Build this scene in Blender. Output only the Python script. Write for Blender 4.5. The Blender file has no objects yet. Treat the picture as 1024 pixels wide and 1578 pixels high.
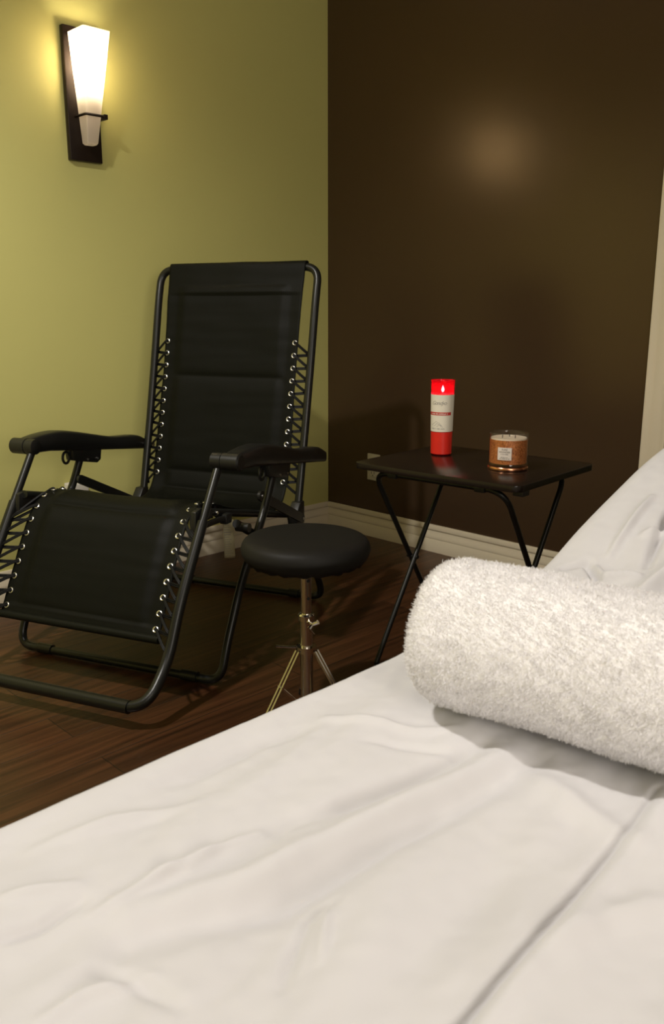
import bpy, bmesh, math, random
import numpy as np
from mathutils import Vector, Matrix, noise as mnoise

random.seed(7)
rng = np.random.default_rng(11)
scene = bpy.context.scene
col = scene.collection
R = math.radians

# ------------------------------------------------------------------ camera
cam_d = bpy.data.cameras.new('camera')
cam = bpy.data.objects.new('camera', cam_d)
col.objects.link(cam)
cam_d.sensor_fit = 'VERTICAL'
cam_d.sensor_height = 24.0
cam_d.lens = 1300.0 / 1578.0 * 24.0
cam.location = (-2.618, -2.670, 0.950)
cam.rotation_euler = (R(90 - 13.4), 0, R(45.3 - 90))
cam_d.clip_start = 0.02
cam_d.dof.use_dof = True
cam_d.dof.focus_distance = 2.2
cam_d.dof.aperture_fstop = 8.5
scene.camera = cam

# ------------------------------------------------------------------ world, exposure, lights
w = bpy.data.worlds.new('room_air')
scene.world = w
w.use_nodes = True
w.node_tree.nodes['Background'].inputs[0].default_value = (1, 0.93, 0.82, 1)
w.node_tree.nodes['Background'].inputs[1].default_value = 0.02
vs = scene.view_settings
vs.view_transform = 'Standard'
vs.look = 'None'
vs.gamma = 1.0
vs.use_curve_mapping = False
vs.exposure = 0.0
scene.cycles.use_denoising = True
scene.cycles.max_bounces = 8
scene.cycles.sample_clamp_indirect = 6.0


def lamp(name, kind, loc, energy, color, size=0.1, target=None, size_y=None):
    d = bpy.data.lights.new(name, kind)
    d.energy = energy
    d.color = color
    if kind == 'AREA':
        d.shape = 'RECTANGLE'
        d.size = size
        d.size_y = size_y or size
    else:
        d.shadow_soft_size = size
    o = bpy.data.objects.new(name, d)
    col.objects.link(o)
    o.location = loc
    if target is not None:
        o.rotation_euler = (Vector(target) - Vector(loc)).to_track_quat('-Z', 'Y').to_euler()
    return o


# a recessed downlight left of the frame plus two added fill lights out of view
sp = lamp('recessed_downlight', 'SPOT', (-2.55, -1.12, 2.37), 140.0, (1.0, 0.945, 0.875), 0.05, (-2.55, -1.12, 0))
sp.data.spot_size = R(152)
sp.data.spot_blend = 0.60
lamp('ceiling_fill_light', 'AREA', (-2.60, -3.20, 2.36), 4.0, (1.0, 0.93, 0.86), 0.5, (-2.5, -3.1, 0), 0.5)  # weak overhead fill added for ambience, no fixture behind it
lamp('near_wall_fill_light', 'AREA', (-2.80, -4.15, 1.40), 34.0, (1.0, 0.92, 0.82), 1.0, (-1.6, 0, 0.9), 1.0)  # broad soft fill added to brighten the green wall, not a real lamp
SCONCE_POWER = 3.3


# ------------------------------------------------------------------ materials
def new_mat(name):
    m = bpy.data.materials.new(name)
    m.use_nodes = True
    return m, m.node_tree.nodes, m.node_tree.links, m.node_tree.nodes['Principled BSDF']


def mat(name, base, rough=0.5, metal=0.0, bump=0.0, bscale=200.0, spec=0.5, var=0.0, vscale=5.0,
        trans=0.0, ior=1.45, coat=0.0, sheen=0.0, sss=0.0, bdist=0.001, stretch=None):
    m, N, L, b = new_mat(name)
    b.inputs['Base Color'].default_value = (*base, 1)
    b.inputs['Roughness'].default_value = rough
    b.inputs['Metallic'].default_value = metal
    b.inputs['Specular IOR Level'].default_value = spec
    b.inputs['Transmission Weight'].default_value = trans
    b.inputs['IOR'].default_value = ior
    b.inputs['Coat Weight'].default_value = coat
    b.inputs['Sheen Weight'].default_value = sheen
    if sss:
        b.inputs['Subsurface Weight'].default_value = sss
        b.inputs['Subsurface Radius'].default_value = (0.02, 0.01, 0.008)
        b.inputs['Subsurface Scale'].default_value = 0.5
    tc = N.new('ShaderNodeTexCoord')
    mp = N.new('ShaderNodeMapping')
    L.new(tc.outputs['Object'], mp.inputs['Vector'])
    if stretch:
        mp.inputs['Scale'].default_value = stretch
    if bump:
        n = N.new('ShaderNodeTexNoise')
        n.inputs['Scale'].default_value = bscale
        n.inputs['Detail'].default_value = 3
        L.new(mp.outputs[0], n.inputs['Vector'])
        bp = N.new('ShaderNodeBump')
        bp.inputs['Strength'].default_value = bump
        bp.inputs['Distance'].default_value = bdist
        L.new(n.outputs['Fac'], bp.inputs['Height'])
        L.new(bp.outputs[0], b.inputs['Normal'])
    if var:
        n2 = N.new('ShaderNodeTexNoise')
        n2.inputs['Scale'].default_value = vscale
        n2.inputs['Detail'].default_value = 4
        L.new(mp.outputs[0], n2.inputs['Vector'])
        hs = N.new('ShaderNodeMapRange')
        hs.inputs['To Min'].default_value = 1 - var
        hs.inputs['To Max'].default_value = 1 + var
        L.new(n2.outputs['Fac'], hs.inputs['Value'])
        mx = N.new('ShaderNodeVectorMath')
        mx.operation = 'SCALE'
        mx.inputs[0].default_value = base
        L.new(hs.outputs[0], mx.inputs['Scale'])
        L.new(mx.outputs[0], b.inputs['Base Color'])
    return m


M = {}
M['green_paint'] = mat('olive_green_paint', (0.57, 0.54, 0.190), 0.55, bump=0.12, bscale=160, spec=0.35, var=0.03, vscale=3)
M['brown_paint'] = mat('dark_brown_paint', (0.054, 0.031, 0.0170), 0.28, bump=0.10, bscale=160, spec=0.8, var=0.05, vscale=2)
M['brown_paint'].node_tree.nodes['Principled BSDF'].inputs['Specular Tint'].default_value = (1.0, 0.80, 0.55, 1)
M['ceiling'] = mat('ceiling_white_paint', (0.75, 0.72, 0.66), 0.8, bump=0.1)
M['trim'] = mat('cream_gloss_trim', (0.74, 0.655, 0.50), 0.28, spec=0.5, var=0.02, vscale=6)
M['cream_wall'] = mat('cream_wall_paint', (0.55, 0.50, 0.40), 0.6, bump=0.1)
M['tube'] = mat('black_powder_coated_steel', (0.0075, 0.008, 0.007), 0.33, spec=0.5, bump=0.1, bscale=900, bdist=0.0002)
M['plastic'] = mat('black_moulded_plastic', (0.010, 0.010, 0.009), 0.38, spec=0.5, bump=0.06, bscale=700, bdist=0.0002)
M['cord'] = mat('black_elastic_cord', (0.006, 0.006, 0.006), 0.55, spec=0.25, bump=0.2, bscale=1500, bdist=0.0003)
M['chrome'] = mat('chrome', (0.72, 0.68, 0.63), 0.12, 1.0)
M['eyelet'] = mat('nickel_eyelet_metal', (0.85, 0.83, 0.78), 0.3, 1.0)
M['rivet'] = mat('steel_rivet', (0.6, 0.58, 0.53), 0.3, 1.0)
M['vinyl'] = mat('black_soft_vinyl', (0.010, 0.0092, 0.0078), 0.58, spec=0.25, bump=0.15, bscale=500, bdist=0.0004)
M['sheet'] = mat('white_cotton_sheet', (0.60, 0.59, 0.605), 0.75, spec=0.2, bump=0.18, bscale=900, bdist=0.0004, sheen=0.1)
M['towel'] = mat('white_terry_towel', (0.91, 0.90, 0.90), 0.95, spec=0.05, sheen=0.2, bump=0.4, bscale=350, bdist=0.002)
M['pile'] = mat('white_terry_loops', (0.91, 0.90, 0.91), 0.95, spec=0.0)
_N, _L = M['pile'].node_tree.nodes, M['pile'].node_tree.links
_t = _N.new('ShaderNodeBsdfTranslucent')
_t.inputs[0].default_value = (0.90, 0.89, 0.90, 1)
_m = _N.new('ShaderNodeMixShader')
_m.inputs[0].default_value = 0.5
_L.new(_N['Principled BSDF'].outputs[0], _m.inputs[1])
_L.new(_t.outputs[0], _m.inputs[2])
_L.new(_m.outputs[0], _N['Material Output'].inputs['Surface'])
M['outlet'] = mat('ivory_outlet_plastic', (0.60, 0.55, 0.40), 0.35)
M['white_plastic'] = mat('white_outlet_plastic', (0.74, 0.70, 0.62), 0.35)
M['dark_slot'] = mat('outlet_slot_dark', (0.02, 0.018, 0.015), 0.6)
M['bronze'] = mat('dark_bronze_metal', (0.020, 0.0115, 0.0075), 0.38, 0.35, spec=0.5)
M['tag_cloth'] = mat('beige_care_tag_cloth', (0.60, 0.55, 0.34), 0.8, bump=0.3, bscale=300)
M['ink'] = mat('grey_ink', (0.10, 0.09, 0.08), 0.7)
M['ink_light'] = mat('pale_grey_ink', (0.34, 0.32, 0.29), 0.7)
M['table_top'] = mat('dark_espresso_laminate', (0.0115, 0.0075, 0.0055), 0.24, spec=0.45, bump=0.10, bscale=60, stretch=(1, 12, 1), bdist=0.0004, var=0.3, vscale=40)
M['table_edge'] = mat('dark_espresso_edge_band', (0.018, 0.0155, 0.014), 0.45)
M['label'] = mat('cream_paper_label', (0.72, 0.67, 0.56), 0.5)
M['label_red'] = mat('red_label_band', (0.50, 0.045, 0.035), 0.5)
M['label_white'] = mat('white_paper_label', (0.70, 0.62, 0.56), 0.45)
M['wax_red'] = mat('red_candle_wax', (0.66, 0.024, 0.014), 0.35)
M['wax_white'] = mat('cream_candle_wax', (0.72, 0.62, 0.50), 0.5, sss=0.1)
M['copper'] = mat('polished_copper', (0.80, 0.36, 0.20), 0.22, 1.0)
M['wick'] = mat('charred_wick', (0.01, 0.01, 0.01), 0.9)
M['door'] = mat('dark_olive_door_paint', (0.07, 0.065, 0.03), 0.45, bump=0.1)
M['leather'] = mat('cream_vinyl_upholstery', (0.5, 0.45, 0.36), 0.45, bump=0.2, bscale=300)
M['wood'] = mat('beech_wood', (0.42, 0.26, 0.12), 0.4, var=0.15, vscale=12, stretch=(1, 1, 0.1))


def glass_mat(name, color, mixf):
    m, N, L, b = new_mat(name)
    out = N['Material Output']
    N.remove(b)
    tr = N.new('ShaderNodeBsdfTransparent')
    tr.inputs[0].default_value = (*color, 1)
    gl = N.new('ShaderNodeBsdfGlossy')
    gl.inputs['Roughness'].default_value = 0.03
    fr = N.new('ShaderNodeLayerWeight')
    fr.inputs['Blend'].default_value = 0.5
    pw = N.new('ShaderNodeMath')
    pw.operation = 'POWER'
    pw.inputs[1].default_value = 4.0
    L.new(fr.outputs['Facing'], pw.inputs[0])
    ad = N.new('ShaderNodeMath')
    ad.operation = 'MULTIPLY_ADD'
    ad.inputs[1].default_value = 0.6
    ad.inputs[2].default_value = mixf
    L.new(pw.outputs[0], ad.inputs[0])
    mx = N.new('ShaderNodeMixShader')
    L.new(ad.outputs[0], mx.inputs[0])
    L.new(tr.outputs[0], mx.inputs[1])
    L.new(gl.outputs[0], mx.inputs[2])
    L.new(mx.outputs[0], out.inputs['Surface'])
    return m


M['glass_clear'] = glass_mat('clear_candle_glass', (0.96, 0.95, 0.93), 0.035)


def red_glass():
    m, N, L, b = new_mat('red_tinted_glass')
    out = N['Material Output']
    tl = N.new('ShaderNodeBsdfTranslucent')
    tl.inputs[0].default_value = (0.55, 0.015, 0.035, 1)
    tr = N.new('ShaderNodeBsdfTransparent')
    tr.inputs[0].default_value = (0.92, 0.17, 0.20, 1)
    m1 = N.new('ShaderNodeMixShader')
    m1.inputs[0].default_value = 0.35
    L.new(tr.outputs[0], m1.inputs[1])
    L.new(tl.outputs[0], m1.inputs[2])
    b.inputs['Base Color'].default_value = (0.6, 0.01, 0.02, 1)
    b.inputs['Roughness'].default_value = 0.08
    m2 = N.new('ShaderNodeMixShader')
    m2.inputs[0].default_value = 0.22
    L.new(m1.outputs[0], m2.inputs[1])
    L.new(b.outputs[0], m2.inputs[2])
    L.new(m2.outputs[0], out.inputs['Surface'])
    return m


M['glass_red'] = red_glass()


def milk_glass():
    m, N, L, b = new_mat('white_milk_glass')
    out = N['Material Output']
    tl = N.new('ShaderNodeBsdfTranslucent')
    tl.inputs[0].default_value = (0.95, 0.88, 0.76, 1)
    tr = N.new('ShaderNodeBsdfTransparent')
    tr.inputs[0].default_value = (1, 0.97, 0.9, 1)
    b.inputs['Base Color'].default_value = (0.78, 0.70, 0.62, 1)
    b.inputs['Roughness'].default_value = 0.3
    m1 = N.new('ShaderNodeMixShader')
    m1.inputs[0].default_value = 0.5
    L.new(b.outputs[0], m1.inputs[1])
    L.new(tl.outputs[0], m1.inputs[2])
    m2 = N.new('ShaderNodeMixShader')
    m2.inputs[0].default_value = 0.22
    L.new(m1.outputs[0], m2.inputs[1])
    L.new(tr.outputs[0], m2.inputs[2])
    L.new(m2.outputs[0], out.inputs['Surface'])
    return m


M['milk_glass'] = milk_glass()


def emit(name, color, strength):
    m, N, L, b = new_mat(name)
    b.inputs['Base Color'].default_value = (*color, 1)
    b.inputs['Emission Color'].default_value = (*color, 1)
    b.inputs['Emission Strength'].default_value = strength
    return m


M['flame'] = emit('candle_flame', (1.0, 0.85, 0.74), 150.0)
M['bulb'] = emit('lit_bulb', (1.0, 0.88, 0.66), 18.0)


def floor_mat():
    m, N, L, b = new_mat('reddish_brown_wood_planks')
    tc = N.new('ShaderNodeTexCoord')
    br = N.new('ShaderNodeTexBrick')
    br.inputs['Scale'].default_value = 1.0
    br.inputs['Brick Width'].default_value = 1.2
    br.inputs['Row Height'].default_value = 0.125
    br.inputs['Mortar Size'].default_value = 0.0016
    br.inputs['Mortar Smooth'].default_value = 0.3
    br.inputs['Color1'].default_value = (0.043, 0.0155, 0.0058, 1)
    br.inputs['Color2'].default_value = (0.082, 0.031, 0.0115, 1)
    br.inputs['Mortar'].default_value = (0.018, 0.008, 0.004, 1)
    L.new(tc.outputs['Object'], br.inputs['Vector'])
    mp = N.new('ShaderNodeMapping')
    mp.inputs['Scale'].default_value = (1.1, 26, 1)
    L.new(tc.outputs['Object'], mp.inputs['Vector'])
    nz = N.new('ShaderNodeTexNoise')
    nz.inputs['Scale'].default_value = 2.2
    nz.inputs['Detail'].default_value = 6
    nz.inputs['Distortion'].default_value = 0.6
    L.new(mp.outputs[0], nz.inputs['Vector'])
    mr = N.new('ShaderNodeMapRange')
    mr.inputs['From Min'].default_value = 0.3
    mr.inputs['From Max'].default_value = 0.7
    mr.inputs['To Min'].default_value = 0.45
    mr.inputs['To Max'].default_value = 1.55
    L.new(nz.outputs['Fac'], mr.inputs['Value'])
    vm = N.new('ShaderNodeVectorMath')
    vm.operation = 'SCALE'
    L.new(br.outputs['Color'], vm.inputs[0])
    L.new(mr.outputs[0], vm.inputs['Scale'])
    L.new(vm.outputs[0], b.inputs['Base Color'])
    b.inputs['Roughness'].default_value = 0.36
    b.inputs['Specular IOR Level'].default_value = 0.45
    bp = N.new('ShaderNodeBump')
    bp.inputs['Strength'].default_value = 0.25
    bp.inputs['Distance'].default_value = 0.002
    L.new(nz.outputs['Fac'], bp.inputs['Height'])
    bp2 = N.new('ShaderNodeBump')
    bp2.inputs['Strength'].default_value = 0.6
    bp2.inputs['Distance'].default_value = 0.0015
    bp2.invert = True
    L.new(br.outputs['Fac'], bp2.inputs['Height'])
    L.new(bp.outputs[0], bp2.inputs['Normal'])
    L.new(bp2.outputs[0], b.inputs['Normal'])
    return m


M['floor'] = floor_mat()


def sling_mat():
    m, N, L, b = new_mat('black_woven_mesh_fabric')
    tc = N.new('ShaderNodeTexCoord')
    mp = N.new('ShaderNodeMapping')
    mp.inputs['Rotation'].default_value = (0, 0, R(45))
    mp.inputs['Scale'].default_value = (1, 1, 1)
    L.new(tc.outputs['UV'], mp.inputs['Vector'])
    br = N.new('ShaderNodeTexVoronoi')
    br.inputs['Scale'].default_value = 280
    L.new(mp.outputs[0], br.inputs['Vector'])
    br.inputs['Randomness'].default_value = 0.15
    mr = N.new('ShaderNodeMapRange')
    mr.inputs['From Max'].default_value = 0.6
    mr.inputs['To Min'].default_value = 2.1
    mr.inputs['To Max'].default_value = 0.35
    L.new(br.outputs['Distance'], mr.inputs['Value'])
    vm = N.new('ShaderNodeVectorMath')
    vm.operation = 'SCALE'
    vm.inputs[0].default_value = (0.0050, 0.0053, 0.0034)
    L.new(mr.outputs[0], vm.inputs['Scale'])
    L.new(vm.outputs[0], b.inputs['Base Color'])
    b.inputs['Roughness'].default_value = 0.52
    b.inputs['Specular IOR Level'].default_value = 0.12
    b.inputs['Sheen Weight'].default_value = 0.0
    bp = N.new('ShaderNodeBump')
    bp.inputs['Strength'].default_value = 0.5
    bp.inputs['Distance'].default_value = 0.0006
    bp.invert = True
    L.new(br.outputs['Distance'], bp.inputs['Height'])
    L.new(bp.outputs[0], b.inputs['Normal'])
    return m


M['sling'] = sling_mat()


def foil_mat():
    m, N, L, b = new_mat('copper_patterned_wrap')
    tc = N.new('ShaderNodeTexCoord')
    vo = N.new('ShaderNodeTexWave')
    vo.wave_type = 'RINGS'
    vo.inputs['Scale'].default_value = 38
    vo.inputs['Distortion'].default_value = 22
    vo.inputs['Detail'].default_value = 3
    vo.inputs['Detail Scale'].default_value = 2.5
    L.new(tc.outputs['Object'], vo.inputs['Vector'])
    cr = N.new('ShaderNodeValToRGB')
    cr.color_ramp.elements[0].color = (0.30, 0.085, 0.022, 1)
    cr.color_ramp.elements[1].color = (0.66, 0.24, 0.075, 1)
    L.new(vo.outputs['Fac'], cr.inputs[0])
    L.new(cr.outputs[0], b.inputs['Base Color'])
    b.inputs['Metallic'].default_value = 0.3
    b.inputs['Roughness'].default_value = 0.38
    return m


M['foil'] = foil_mat()


# ------------------------------------------------------------------ geometry helpers
class MB:
    def __init__(self):
        self.v, self.f = [], []

    def add(self, vs_, fs_):
        o = len(self.v)
        self.v.extend([tuple(p) for p in vs_])
        self.f.extend([tuple(i + o for i in f) for f in fs_])
        return self

    def box(self, lo, hi, bevel=0.0, seg=2, rotz=0.0, mtx=None):
        bm = bmesh.new()
        bmesh.ops.create_cube(bm, size=1)
        lo, hi = Vector(lo), Vector(hi)
        c, s = (lo + hi) / 2, hi - lo
        for v in bm.verts:
            v.co = Vector((v.co.x * s.x, v.co.y * s.y, v.co.z * s.z))
        if bevel:
            bmesh.ops.bevel(bm, geom=bm.edges[:], offset=bevel, segments=seg, profile=0.5, affect='EDGES')
        T = Matrix.Translation(c) @ Matrix.Rotation(rotz, 4, 'Z')
        if mtx is not None:
            T = mtx @ T
        bm.transform(T)
        bm.verts.ensure_lookup_table()
        self.add([v.co[:] for v in bm.verts], [[v.index for v in f.verts] for f in bm.faces])
        bm.free()
        return self

    def tube(self, pts, r, n=12, cap=True, closed=False, flat=None):
        pts = [Vector(p) for p in pts]
        k = len(pts)
        rs = r if isinstance(r, (list, tuple)) else [r] * k
        tans = []
        for i in range(k):
            if closed:
                t = pts[(i + 1) % k] - pts[i - 1]
            else:
                t = pts[min(i + 1, k - 1)] - pts[max(i - 1, 0)]
            tans.append(t.normalized())
        up = Vector((0, 0, 1)) if abs(tans[0].z) < 0.9 else Vector((1, 0, 0))
        nrm = (up - tans[0] * up.dot(tans[0])).normalized()
        vs_ = []
        for i in range(k):
            if i:
                nrm = (nrm - tans[i] * nrm.dot(tans[i]))
                nrm = nrm.normalized() if nrm.length > 1e-6 else tans[i].orthogonal().normalized()
            bi = tans[i].cross(nrm)
            for j in range(n):
                a = 2 * math.pi * j / n
                fl = flat or 1.0
                vs_.append(pts[i] + (nrm * math.cos(a) * fl + bi * math.sin(a)) * rs[i])
        fs_ = []
        for i in range(k if closed else k - 1):
            i2 = (i + 1) % k
            for j in range(n):
                j2 = (j + 1) % n
                fs_.append((i * n + j, i2 * n + j, i2 * n + j2, i * n + j2))
        if cap and not closed:
            fs_.append(tuple(range(n)))
            fs_.append(tuple(reversed(range((k - 1) * n, k * n))))
        # make winding outward
        return self.add(vs_, [tuple(reversed(f)) for f in fs_])

    def lathe(self, prof, n=48, c=(0, 0, 0), cap0=True, cap1=True):
        vs_, fs_ = [], []
        for r, z in prof:
            for j in range(n):
                a = 2 * math.pi * j / n
                vs_.append((c[0] + r * math.cos(a), c[1] + r * math.sin(a), c[2] + z))
        k = len(prof)
        for i in range(k - 1):
            for j in range(n):
                j2 = (j + 1) % n
                fs_.append((i * n + j, i * n + j2, (i + 1) * n + j2, (i + 1) * n + j))
        if cap0:
            fs_.append(tuple(reversed(range(n))))
        if cap1:
            fs_.append(tuple(range((k - 1) * n, k * n)))
        return self.add(vs_, fs_)

    def prism(self, poly, axis, a, b, bevel=0.0):
        """extrude a 2-D polygon along axis 'x'/'y'/'z' between a and b; poly given in the other two axes in order"""
        bm = bmesh.new()
        def P(p, t):
            if axis == 'x':
                return (t, p[0], p[1])
            if axis == 'y':
                return (p[0], t, p[1])
            return (p[0], p[1], t)
        v0 = [bm.verts.new(P(p, a)) for p in poly]
        v1 = [bm.verts.new(P(p, b)) for p in poly]
        n = len(poly)
        bm.faces.new(v0)
        bm.faces.new(list(reversed(v1)))
        for i in range(n):
            bm.faces.new((v0[i], v1[i], v1[(i + 1) % n], v0[(i + 1) % n]))
        bmesh.ops.recalc_face_normals(bm, faces=bm.faces[:])
        if bevel:
            bmesh.ops.bevel(bm, geom=bm.edges[:], offset=bevel, segments=2, profile=0.5, affect='EDGES')
        bm.verts.index_update()
        bm.verts.ensure_lookup_table()
        self.add([v.co[:] for v in bm.verts], [[v.index for v in f.verts] for f in bm.faces])
        bm.free()
        return self

    def build(self, name, m, parent=None, smooth=True, sharp=35):
        me = bpy.data.meshes.new(name)
        me.from_pydata(self.v, [], self.f)
        me.update()
        me.materials.append(m)
        if smooth:
            me.polygons.foreach_set('use_smooth', [True] * len(me.polygons))
            me.set_sharp_from_angle(angle=R(sharp))
        o = bpy.data.objects.new(name, me)
        col.objects.link(o)
        if parent is not None:
            o.parent = parent
        return o


def fillet(pts, r, n=8):
    pts = [Vector(p) for p in pts]
    out = [pts[0]]
    rs = r if isinstance(r, (list, tuple)) else [r] * len(pts)
    for i in range(1, len(pts) - 1):
        p, a, b = pts[i], pts[i - 1], pts[i + 1]
        da, db = (a - p), (b - p)
        d = min(rs[i], da.length * 0.49, db.length * 0.49)
        s, e = p + da.normalized() * d, p + db.normalized() * d
        for k in range(n + 1):
            t = k / n
            out.append(s * (1 - t) ** 2 + p * 2 * t * (1 - t) + e * t * t)
    out.append(pts[-1])
    return out


def catmull(pts, per=8):
    P = [Vector(p) for p in pts]
    P = [P[0] * 2 - P[1]] + P + [P[-1] * 2 - P[-2]]
    out = []
    for i in range(1, len(P) - 2):
        for k in range(per):
            t = k / per
            a, b, c, d = P[i - 1], P[i], P[i + 1], P[i + 2]
            out.append(0.5 * ((2 * b) + (c - a) * t + (2 * a - 5 * b + 4 * c - d) * t * t + (3 * b - a - 3 * c + d) * t ** 3))
    out.append(P[-2])
    return out


def empty(name, loc=(0, 0, 0), rz=0.0):
    o = bpy.data.objects.new(name, None)
    o.empty_display_size = 0.05
    o.location = loc
    o.rotation_euler = (0, 0, rz)
    col.objects.link(o)
    return o


def tag(o, label, cat=None, group=None):
    o['label'] = label
    if cat:
        o['category'] = cat
    if group:
        o['group'] = group
    return o


def struct(o):
    o['kind'] = 'structure'
    return o


def text_verts(body, size, shear=0.0, spacing=1.0):
    """flat outline mesh of a word, centred on x, baseline at 0: (verts, faces)"""
    cu = bpy.data.curves.new('lettering', 'FONT')
    cu.body = body
    cu.size = size
    cu.shear = shear
    cu.space_character = spacing
    cu.align_x = 'CENTER'
    cu.resolution_u = 3
    ob = bpy.data.objects.new('lettering', cu)
    col.objects.link(ob)
    dg = bpy.context.evaluated_depsgraph_get()
    me = bpy.data.meshes.new_from_object(ob.evaluated_get(dg))
    vs_ = [v.co.copy() for v in me.vertices]
    fs_ = [tuple(p.vertices) for p in me.polygons]
    bpy.data.objects.remove(ob)
    bpy.data.meshes.remove(me)
    bpy.data.curves.remove(cu)
    return vs_, fs_


# ------------------------------------------------------------------ room shell
HC = 2.40
DOOR_Y0, DOOR_Y1, DOOR_Z = -1.530, -2.33, 2.03
struct(MB().box((-4.3, -4.3, -0.05), (0.0, 0.0, 0.0)).build('floor', M['floor'], smooth=False))
struct(MB().box((-4.4, -4.4, HC), (0.1, 0.1, HC + 0.05)).build('ceiling', M['ceiling'], smooth=False))
struct(MB().box((-4.3, 0.0, -0.05), (0.1, 0.1, HC)).build('wall_left', M['green_paint'], smooth=False))
wr = MB().box((0.0, DOOR_Y0, -0.05), (0.1, 0.0, HC)).box((0.0, DOOR_Y1, DOOR_Z), (0.1, DOOR_Y0, HC)).box((0.0, -4.3, -0.05), (0.1, DOOR_Y1, HC))
struct(wr.build('wall_right', M['brown_paint'], smooth=False))
struct(MB().box((-4.3, -4.4, -0.05), (0.1, -4.3, HC)).build('wall_near', M['cream_wall'], smooth=False))
struct(MB().box((-4.4, -4.4, -0.05), (-4.3, 0.1, HC)).build('wall_rear', M['green_paint'], smooth=False))

# baseboard profile: (distance from the wall, height)
BP = [(0.0, 0.0), (0.0155, 0.0), (0.0155, 0.052), (0.0140, 0.0535), (0.0150, 0.056), (0.0150, 0.060),
      (0.0135, 0.067), (0.0100, 0.076), (0.0070, 0.083), (0.0065, 0.087), (0.0105, 0.090), (0.0110, 0.094),
      (0.0095, 0.106), (0.0070, 0.111), (0.0, 0.111)]
struct(MB().prism([(-d, z) for d, z in BP], 'x', -4.3, 0.0).build('baseboard_left', M['trim'], sharp=50))
struct(MB().prism([(-d, z) for d, z in BP], 'y', DOOR_Y0 + 0.075, -0.0).build('baseboard_right', M['trim'], sharp=50))

# door casing with a moulded profile, and the door it frames
CP = [(0.0, 0.0), (0.018, 0.0), (0.018, 0.012), (0.014, 0.018), (0.016, 0.026), (0.012, 0.050), (0.009, 0.066), (0.013, 0.072), (0.011, 0.080), (0.0, 0.080)]
tr = MB()
y_in = DOOR_Y0
tr.prism([(-d, y_in - 0.002 + q) for d, q in CP], 'z', 0.0, DOOR_Z + 0.08)
tr.prism([(-d, DOOR_Y1 + 0.002 - q) for d, q in CP], 'z', 0.0, DOOR_Z + 0.08)
tr.prism([(-d, DOOR_Z + q) for d, q in CP], 'y', DOOR_Y1 - 0.08, DOOR_Y0 + 0.08)
struct(tr.build('trim_1', M['trim'], sharp=50))
dr = MB().box((0.035, DOOR_Y1 + 0.004, 0.004), (0.075, DOOR_Y0 - 0.004, DOOR_Z - 0.004), 0.002)
for (z0, z1) in ((0.2, 0.95), (1.1, 1.85)):
    for (ya, yb) in ((DOOR_Y1 + 0.12, DOOR_Y1 + 0.37), (DOOR_Y0 - 0.37, DOOR_Y0 - 0.12)):
        dr.box((0.028, ya, z0), (0.036, yb, z1), 0.004)
d1 = struct(dr.build('door_1', M['door']))
MB().tube([(0.035, DOOR_Y1 + 0.07, 1.0), (-0.01, DOOR_Y1 + 0.07, 1.0), (-0.014, DOOR_Y1 + 0.07, 1.0)], [0.022, 0.012, 0.012]).lathe(
    [(0.005, -0.02), (0.022, -0.012), (0.026, 0), (0.022, 0.012), (0.005, 0.02)], 24, (-0.03, DOOR_Y1 + 0.07, 1.0)).build('door_handle', M['rivet'], d1)


# ------------------------------------------------------------------ wall outlets
def outlet(name, loc, rz, label, plate_m, deep=False):
    o = empty(name, loc, rz)                      # local: -y faces the room
    tag(o, label, 'outlet')
    MB().box((-0.035, -0.006, -0.057), (0.035, 0.0, 0.057), 0.0025).build('cover_plate', plate_m, o)
    for s in (-1, 1):
        f = MB().box((-0.017, -0.0085, s * 0.0265 - 0.0145), (0.017, -0.004, s * 0.0265 + 0.0145), 0.004, 3).build('socket', plate_m, o)
        if not (deep and s == 1):
            MB().box((-0.009, -0.0092, s * 0.0265 - 0.002), (-0.0065, -0.0080, s * 0.0265 + 0.008)).box(
                (0.0065, -0.0092, s * 0.0265 - 0.002), (0.009, -0.0080, s * 0.0265 + 0.008)).tube(
                [(0, -0.0092, s * 0.0265 - 0.008), (0, -0.008, s * 0.0265 - 0.008)], 0.0025, 8).build('slots', M['dark_slot'], f)
    MB().tube([(0, -0.0078, 0), (0, -0.005, 0)], 0.003, 10).build('screw', M['rivet'], o)
    return o


outlet('wall_outlet', (0.0, -0.280, 0.303), R(-90), 'ivory wall outlet low on the dark brown wall, behind the black folding table', M['outlet'])
o2 = outlet('wall_outlet', (-1.238, 0.0, 0.318), 0.0, 'white wall outlet on the green wall, seen under the far armrest of the chair', M['white_plastic'], True)
pl = MB().box((-0.036, -0.042, 0.004), (0.036, -0.009, 0.056), 0.004, 3)
pa = pl.build('plug_adapter', M['white_plastic'])
pa.location = (-1.238, 0.0, 0.318)
tag(pa, 'boxy white plug adapter pushed into the outlet on the green wall', 'plug adapter')

# ------------------------------------------------------------------ wall sconce
sc_ = empty('wall_sconce', (-1.1185, 0.0, 1.423))
tag(sc_, 'lit wall sconce with tapered white glass shade on a dark bronze plate', 'wall lamp')
MB().box((-0.0575, -0.020, 0.0), (0.0575, 0.0, 0.396), 0.003).build('back_plate', M['bronze'], sc_)


def shade_ring(z):
    t = (z - 0.052) / (0.372 - 0.052)
    hw = 0.0195 + (0.0465 - 0.0195) * t
    yb, yf = -0.028 - 0.002 * (1 - t), -0.066 - (0.128 - 0.066) * t
    return [(-hw, yf), (hw, yf), (hw, yb), (-hw, yb)]


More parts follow.
